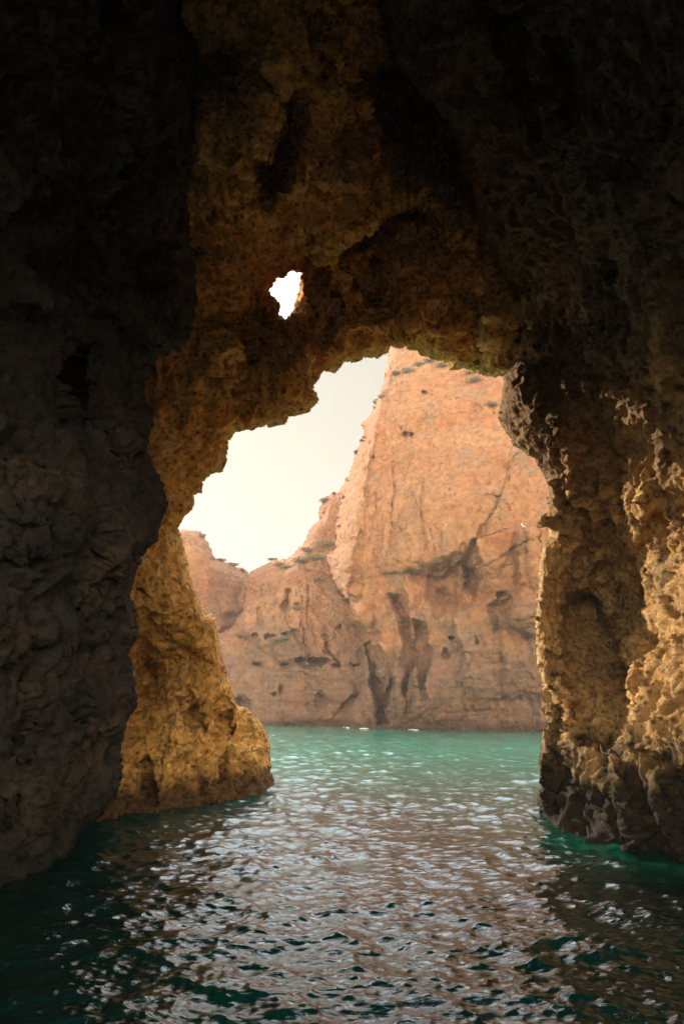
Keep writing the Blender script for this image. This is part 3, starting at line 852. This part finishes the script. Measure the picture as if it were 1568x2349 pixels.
def shrub(px, py, target, w, h, kind, label):
    d = Vector(place(px, py, 1.0) - CAM).normalized()
    ok, loc, nor, _ = target.ray_cast(Vector(CAM), d)
    if not ok:
        return
    r = random.Random(int(px * 7 + py))
    root = bpy.data.objects.new('shrub', None); COL.objects.link(root); root.location = loc
    root['label'] = label; root['category'] = 'shrub'; root['group'] = 'shrubs growing on the far cliffs'
    sc = loc.y / F
    W, H = w * sc * 1.1, h * sc * .8
    tv, tf = [], []
    tips = []
    for k in range(9):
        a = r.random() * 6.28
        tip = Vector((math.cos(a) * W * .55 * r.random(), -abs(math.sin(a)) * W * .5, H * (.3 + .6 * r.random())))
        tube(tv, tf, [(0, .15, -.12), tip * .5 + Vector((0, 0, -.03)), tip], [.022, .013, .006], 4)
        tips.append(tip)
    pymesh('stem', tv, tf, M_TWIG, root)
    lv, lf = [], []
    for k in range(int(420 + 300 * min(W, 1.5))):
        t = tips[k % 9] if r.random() < .55 else Vector((0, 0, H * .35))
        q = Vector((r.gauss(0, .27) * W, r.gauss(0, .22) * W - .06, r.gauss(0, .2) * H)) + t * .75
        s = .035 + .05 * r.random()
        u = Vector((r.gauss(0, 1), r.gauss(0, 1), r.gauss(0, 1))).normalized(); v = u.orthogonal().normalized()
        b = len(lv)
        lv += [q - u * s, q + v * s * .5, q + u * s, q - v * s * .5]
        lf.append((b, b + 1, b + 2, b + 3))
    pymesh('foliage', lv, lf, M_LEAF[kind], root)


SHRUBS = [
    (564, 1322, mid, 26, 14, 2, 'dark shrub in the notch where the two left cliffs meet the sky'),
    (742, 1256, mid, 40, 22, 0, 'biggest brown shrub, high on the slope beside the tallest cliff'),
    (704, 1265, mid, 24, 12, 0, 'brown shrub just left of the biggest shrub on the slope'),
    (724, 1284, mid, 44, 14, 1, 'wide low greenish shrub under the biggest shrub'),
    (690, 1291, mid, 30, 14, 2, 'dark shrub at the left end of the wide greenish shrub'),
    (641, 1298, mid, 16, 10, 0, 'small round shrub below the skyline of the middle cliff'),
    (657, 1303, mid, 22, 6, 1, 'thin flat shrub beside the small round one under the skyline'),
    (624, 1285, mid, 14, 6, 0, 'tiny shrub on the skyline of the middle cliff'),
    (647, 1470, mid, 24, 14, 1, 'green shrub under the row of holes in the middle cliff'),
    (629, 1477, mid, 16, 14, 1, 'narrow green shrub left of the one under the row of holes'),
    (684, 1398, mid, 16, 10, 1, 'green shrub in a round hollow of the middle cliff'),
    (744, 1152, mid, 16, 12, 2, 'dark shrub on the topmost edge of the middle cliff'),
    (727, 1196, mid, 9, 6, 2, 'tiny dark shrub on a step of the steep middle skyline'),
    (464, 1232, far, 12, 8, 2, 'small dark shrub near the top of the farthest left cliff'),
    (506, 1287, far, 20, 6, 0, 'low brown shrub on the skyline of the farthest left cliff'),
    (535, 1297, far, 18, 6, 0, 'flat brown shrub on the far left skyline, nearest the notch'),
    (729, 1331, mid, 13, 10, 1, 'small green shrub halfway up beside the tallest cliff'),
    (552, 1460, mid, 13, 8, 1, 'small green shrub on the ledge beside the arch leg'),
    (705, 1311, mid, 16, 6, 0, 'thin shrub strip below the wide greenish shrub'),
    (936, 854, big, 26, 14, 0, 'brown shrub on the top ledge of the tallest cliff'),
    (961, 840, big, 22, 12, 0, 'brown shrub to the right on the same top ledge'),
    (985, 831, big, 26, 12, 0, 'highest brown shrub, touching the arch from below'),
    (1016, 842, big, 24, 12, 2, 'dark shrub under the arch lip on the tallest cliff'),
    (907, 860, big, 16, 12, 2, 'small dark shrub at the left end of the top ledge'),
    (1077, 858, big, 20, 12, 0, 'brown shrub on the cliff just under the arch near the right wall'),
    (1087, 877, big, 28, 18, 2, 'large dark shrub on the open rock below the arch'),
    (1122, 854, big, 22, 6, 0, 'flat shrub tucked under the arch close to the right wall'),
    (1127, 934, big, 24, 18, 2, 'lone grey shrub on the cliff beside the overhanging right wall'),
    (874, 914, big, 12, 12, 0, 'shrub on the left edge of the tallest cliff, above the others there'),
    (862, 925, big, 10, 12, 2, 'shrub just below another on the left edge of the tallest cliff'),
    (818, 1040, big, 9, 8, 2, 'sprig on the sunlit left edge of the tallest cliff'),
]
for a in SHRUBS:
    shrub(*a)

# ------------------------------------------------------------------ birds
M_WHITE = flat_mat('white feathers', (.78, .76, .72), .7, .06, 60)
M_GREY = flat_mat('grey feathers', (.20, .20, .22), .7, .15, 60)
M_BLACK = flat_mat('dark feathers', (.035, .03, .032), .7, .2, 60)
M_BEAK = flat_mat('beak and legs', (.55, .33, .08), .5, .1, 60)


def ringbody(name, prof, mat, parent=None, n=14):
    """continuous body from (x, z, half width, half height) sections"""
    v, f = [], []
    for (x, z, a, b) in prof:
        for k in range(n):
            t = 2 * math.pi * k / n
            v.append((x, math.cos(t) * a, z + math.sin(t) * b))
    for i in range(len(prof) - 1):
        for k in range(n):
            j = (k + 1) % n
            f.append((i * n + k, i * n + j, (i + 1) * n + j, (i + 1) * n + k))
    f.append(tuple(range(n))[::-1]); f.append(tuple(range((len(prof) - 1) * n, len(prof) * n)))
    return pymesh(name, v, f, mat, parent, True)


def perched(loc, heading, size, label, body_m, head_m, wing_m):
    root = bpy.data.objects.new('bird', None); COL.objects.link(root)
    root.location = loc; root.rotation_euler = (0, 0, heading); root.scale = (size,) * 3
    root['label'] = label; root['category'] = 'bird'
    # unit bird: about 1 tall, facing +X
    ringbody('body', [(-.62, .30, .02, .012), (-.50, .34, .09, .03), (-.34, .40, .15, .11), (-.15, .46, .21, .19),
                      (.05, .52, .22, .22), (.20, .60, .18, .18), (.28, .72, .11, .11), (.30, .80, .09, .08)], body_m, root)
    h = ringbody('head', [(.20, .86, .02, .02), (.23, .87, .085, .085), (.30, .885, .11, .105), (.37, .88, .095, .09),
                          (.43, .865, .05, .05), (.45, .86, .02, .02)], head_m, root)
    ringbody('beak', [(.42, .86, .028, .026), (.50, .85, .022, .02), (.58, .835, .006, .006)], M_BEAK, h, 8)
    for sgn in (-1, 1):
        v = []; f = []
        P = [(.14, .60, .20, .10), (.0, .58, .235, .15), (-.2, .50, .22, .13), (-.42, .40, .15, .07), (-.66, .30, .06, .02)]
        for (x, z, y, hh) in P:
            for k in range(8):
                t = 2 * math.pi * k / 8
                v.append((x, sgn * (y + math.cos(t) * .022), z + math.sin(t) * hh))
        for i in range(4):
            for k in range(8):
                j = (k + 1) % 8
                f.append((i * 8 + k, i * 8 + j, i * 8 + 8 + j, i * 8 + 8 + k))
        f.append(tuple(range(8))); f.append(tuple(range(32, 40)))
        pymesh('wing', v, f, wing_m, root, True)
        lv, lf = [], []
        tube(lv, lf, [(.02, sgn * .08, .32), (.0, sgn * .08, .16), (.02, sgn * .08, .01)], [.025, .014, .013], 6)
        for a in (-.5, 0, .5):
            tube(lv, lf, [(.02, sgn * .08, .012), (.12 * math.cos(a) + .02, sgn * .08 + .12 * math.sin(a), .008)], [.012, .007], 5)
        pymesh('leg', lv, lf, M_BEAK, root, True)
    return root


def on_rock(px, py, target):
    d = Vector(place(px, py, 1.0) - CAM).normalized()
    ok, loc, nor, _ = target.ray_cast(Vector(CAM), d)
    return loc if ok else None


span_fix = [o for o in arch.children if o.name.startswith('leg')][0]
for k in range(40):                 # walk down the ridge line until rock carries the feet
    p = on_rock(484, 1396 + k, span_fix)
    if p is not None:
        break
if p is not None:
    perched(p - Vector((0, 0, .008)), math.radians(-12), .125,
            'small bird with dark head and white wing perched on the edge of the arch leg', M_WHITE, M_BLACK, M_WHITE)
for k in range(40):
    g = on_rock(1200, 1212 + k, big)
    if g is not None and g.y < 52.5:
        break
if g is not None:
    perched(g - Vector((0, 0, .02)), math.radians(168), .34,
            'white headed gull with grey wings standing on a ledge of the tall cliff', M_WHITE, M_WHITE, M_GREY)


def flyer(px, py, Y, span, tilt, heading, label):
    root = bpy.data.objects.new('bird', None); COL.objects.link(root)
    root.location = Vector(place(px, py, Y)); root.rotation_euler = (tilt, .1, heading); root.scale = (span,) * 3
    root['label'] = label; root['category'] = 'bird'
    b = ringbody('body', [(-.30, 0, .01, .008), (-.2, .0, .05, .02), (-.08, 0, .06, .055), (.08, .005, .06, .06), (.18, .015, .045, .045),
                      (.24, .02, .03, .03), (.30, .015, .006, .006)], M_BLACK, root, 10)
    for sgn in (-1, 1):
        st = [(.0, .04, .0, .16), (.03, .2, .08, .15), (-.01, .36, .10, .11), (-.10, .52, .05, .03)]
        v = []
        for (x, y, z, c) in st:
            v += [(x + c * .5, sgn * y, z), (x, sgn * y, z + .014), (x - c * .5, sgn * y, z), (x, sgn * y, z - .006)]
        f = []
        for i in range(3):
            for k in range(4):
                f.append((i * 4 + k, i * 4 + (k + 1) % 4, i * 4 + 4 + (k + 1) % 4, i * 4 + 4 + k))
        f += [(0, 1, 2, 3), (12, 13, 14, 15)]
        pymesh('wing', v, f, M_BLACK, root)


flyer(638.7, 1165.7, 120, .42, .5, .9, 'lowest and darkest of the three birds flying in the sky gap')
flyer(628.3, 1071.4, 150, .36, .3, .4, 'left of the two higher tiny birds flying in the sky gap')
flyer(717.9, 1067.9, 150, .32, .3, .6, 'tiny bird flying nearest the arch, right of the other two')


# ------------------------------------------------------------------ foam where the swell meets the tall cliff
def foam():
    m, nt, b = new_mat('sea foam')
    b.inputs['Base Color'].default_value = (.78, .78, .74, 1); b.inputs['Roughness'].default_value = .6
    v, f = [], []
    r = random.Random(3)
    for (px0, px1, n) in ((785, 800, 8), (824, 845, 22), (935, 962, 20)):
        for k in range(n):
            px = px0 + (px1 - px0) * r.random()
            d = Vector(place(px, 1660, 1.0) - CAM).normalized()
            ok, loc, nor, _ = big.ray_cast(Vector(CAM), d)
            if not ok:
                continue
            t = .985 - .02 * r.random()
            c = Vector((loc.x * t, loc.y * t, .01 + .04 * r.random()))
            s = .03 + .07 * r.random() ** 2
            base = len(v)
            for q in range(8):
                a = q * math.pi / 4
                v.append(c + Vector((math.cos(a) * s * r.uniform(.8, 2.2), math.sin(a) * s * r.uniform(.6, 1.2), 0)))
            v.append(c + Vector((0, 0, s * .6)))
            for q in range(8):
                f.append((base + q, base + (q + 1) % 8, base + 8))
    o = pymesh('sea_foam', v, f, m, None, True)
    o['kind'] = 'stuff'; o['label'] = 'thin white foam along the foot of the tall cliff'


foam()

# ------------------------------------------------------------------ warm sea haze
def haze():
    m = bpy.data.materials.new('sea haze'); m.use_nodes = True
    t = m.node_tree; t.nodes.clear()
    o_ = t.nodes.new('ShaderNodeOutputMaterial'); v = t.nodes.new('ShaderNodeVolumePrincipled')
    v.inputs['Density'].default_value = .0009; v.inputs['Color'].default_value = (.97, .93, .88, 1)
    v.inputs['Anisotropy'].default_value = .3
    t.links.new(v.outputs[0], o_.inputs['Volume'])
    x, y0, y1, z0, z1 = 1000, -400, 1000, -3.5, 42
    vs = [(-x, y0, z0), (x, y0, z0), (x, y1, z0), (-x, y1, z0), (-x, y0, z1), (x, y0, z1), (x, y1, z1), (-x, y1, z1)]
    fs = [(0, 3, 2, 1), (4, 5, 6, 7), (0, 1, 5, 4), (1, 2, 6, 5), (2, 3, 7, 6), (3, 0, 4, 7)]
    o = pymesh('haze', vs, fs, m)
    o['kind'] = 'stuff'


haze()

# ------------------------------------------------------------------ camera, light, sky
cd = bpy.data.cameras.new('camera'); cam = bpy.data.objects.new('camera', cd); COL.objects.link(cam)
cam.location = (0, 0, 2.0); cam.rotation_euler = (math.pi / 2 + PITCH, 0, 0)
cd.sensor_fit = 'VERTICAL'; cd.sensor_height = 36; cd.lens = 36 * F / 2349; cd.clip_end = 3000; cd.clip_start = .05
scene.camera = cam

SUN_AZ, SUN_EL = 41.0, 21.3      # degrees left of straight ahead, above the horizon
sd = Vector((-math.sin(math.radians(SUN_AZ)) * math.cos(math.radians(SUN_EL)),
             math.cos(math.radians(SUN_AZ)) * math.cos(math.radians(SUN_EL)), math.sin(math.radians(SUN_EL))))
sl = bpy.data.lights.new('sun', 'SUN'); so = bpy.data.objects.new('sun', sl); COL.objects.link(so)
sl.energy = 5.0; sl.angle = math.radians(.5); sl.color = (1, .87, .66)
so.rotation_euler = sd.to_track_quat('Z', 'Y').to_euler()
so.location = (0, 0, 60)

w = bpy.data.worlds.new('World'); scene.world = w; w.use_nodes = True
nt = w.node_tree; nt.nodes.clear()
out = nt.nodes.new('ShaderNodeOutputWorld'); bg = nt.nodes.new('ShaderNodeBackground')
sky = nt.nodes.new('ShaderNodeTexSky'); sky.sky_type = 'NISHITA'; sky.sun_disc = False
sky.sun_elevation = math.radians(SUN_EL); sky.sun_rotation = math.radians(-SUN_AZ)
sky.dust_density = 4.0; sky.air_density = 1.0; sky.ozone_density = 1.0
mx = nt.nodes.new('ShaderNodeMix'); mx.data_type = 'RGBA'; mx.inputs[0].default_value = .82
mx.inputs['B'].default_value = (4.6, 4.2, 3.3, 1)
nt.links.new(sky.outputs[0], mx.inputs['A']); 
# added sky brightness low behind the camera, to light the cave
tc = nt.nodes.new('ShaderNodeTexCoord'); sx = nt.nodes.new('ShaderNodeSeparateXYZ')
nt.links.new(tc.outputs['Generated'], sx.inputs[0])
def band(sock, a, b, lo, hi):
    m_ = nt.nodes.new('ShaderNodeMapRange'); m_.interpolation_type = 'SMOOTHSTEP'
    m_.inputs[1].default_value = a; m_.inputs[2].default_value = b
    m_.inputs[3].default_value = lo; m_.inputs[4].default_value = hi
    nt.links.new(sx.outputs[sock], m_.inputs[0])
    return m_


ba = band('Y', -.45, -.85, 0, 1); bb = band('Z', .55, .15, 0, 18.0)
mm = nt.nodes.new('ShaderNodeMath'); mm.operation = 'MULTIPLY_ADD'
nt.links.new(ba.outputs[0], mm.inputs[0]); nt.links.new(bb.outputs[0], mm.inputs[1]); mm.inputs[2].default_value = 1.0
mr = mm
vm = nt.nodes.new('ShaderNodeVectorMath'); vm.operation = 'SCALE'
nt.links.new(mx.outputs['Result'], vm.inputs[0]); nt.links.new(mr.outputs[0], vm.inputs['Scale'])
# added bright patch of unseen upper sky, for silver glints on the water
ca = band('Y', -.05, .35, 0, 1); cb = band('Z', .42, .60, 0, 1)
cc = nt.nodes.new('ShaderNodeMath'); cc.operation = 'MULTIPLY'
nt.links.new(ca.outputs[0], cc.inputs[0]); nt.links.new(cb.outputs[0], cc.inputs[1])
cl = nt.nodes.new('ShaderNodeMix'); cl.data_type = 'RGBA'; cl.inputs['B'].default_value = (29.0, 31.5, 33.5, 1)
nt.links.new(cc.outputs[0], cl.inputs[0]); nt.links.new(vm.outputs[0], cl.inputs['A'])
nt.links.new(cl.outputs['Result'], bg.inputs[0])
bg.inputs[1].default_value = .1
nt.links.new(bg.outputs[0], out.inputs[0])

scene.view_settings.view_transform = 'Standard'; scene.view_settings.look = 'None'
scene.view_settings.exposure = 0.8; scene.view_settings.gamma = 1
scene.cycles.max_bounces = 10; scene.cycles.diffuse_bounces = 8; scene.cycles.glossy_bounces = 4
scene.cycles.use_denoising = True
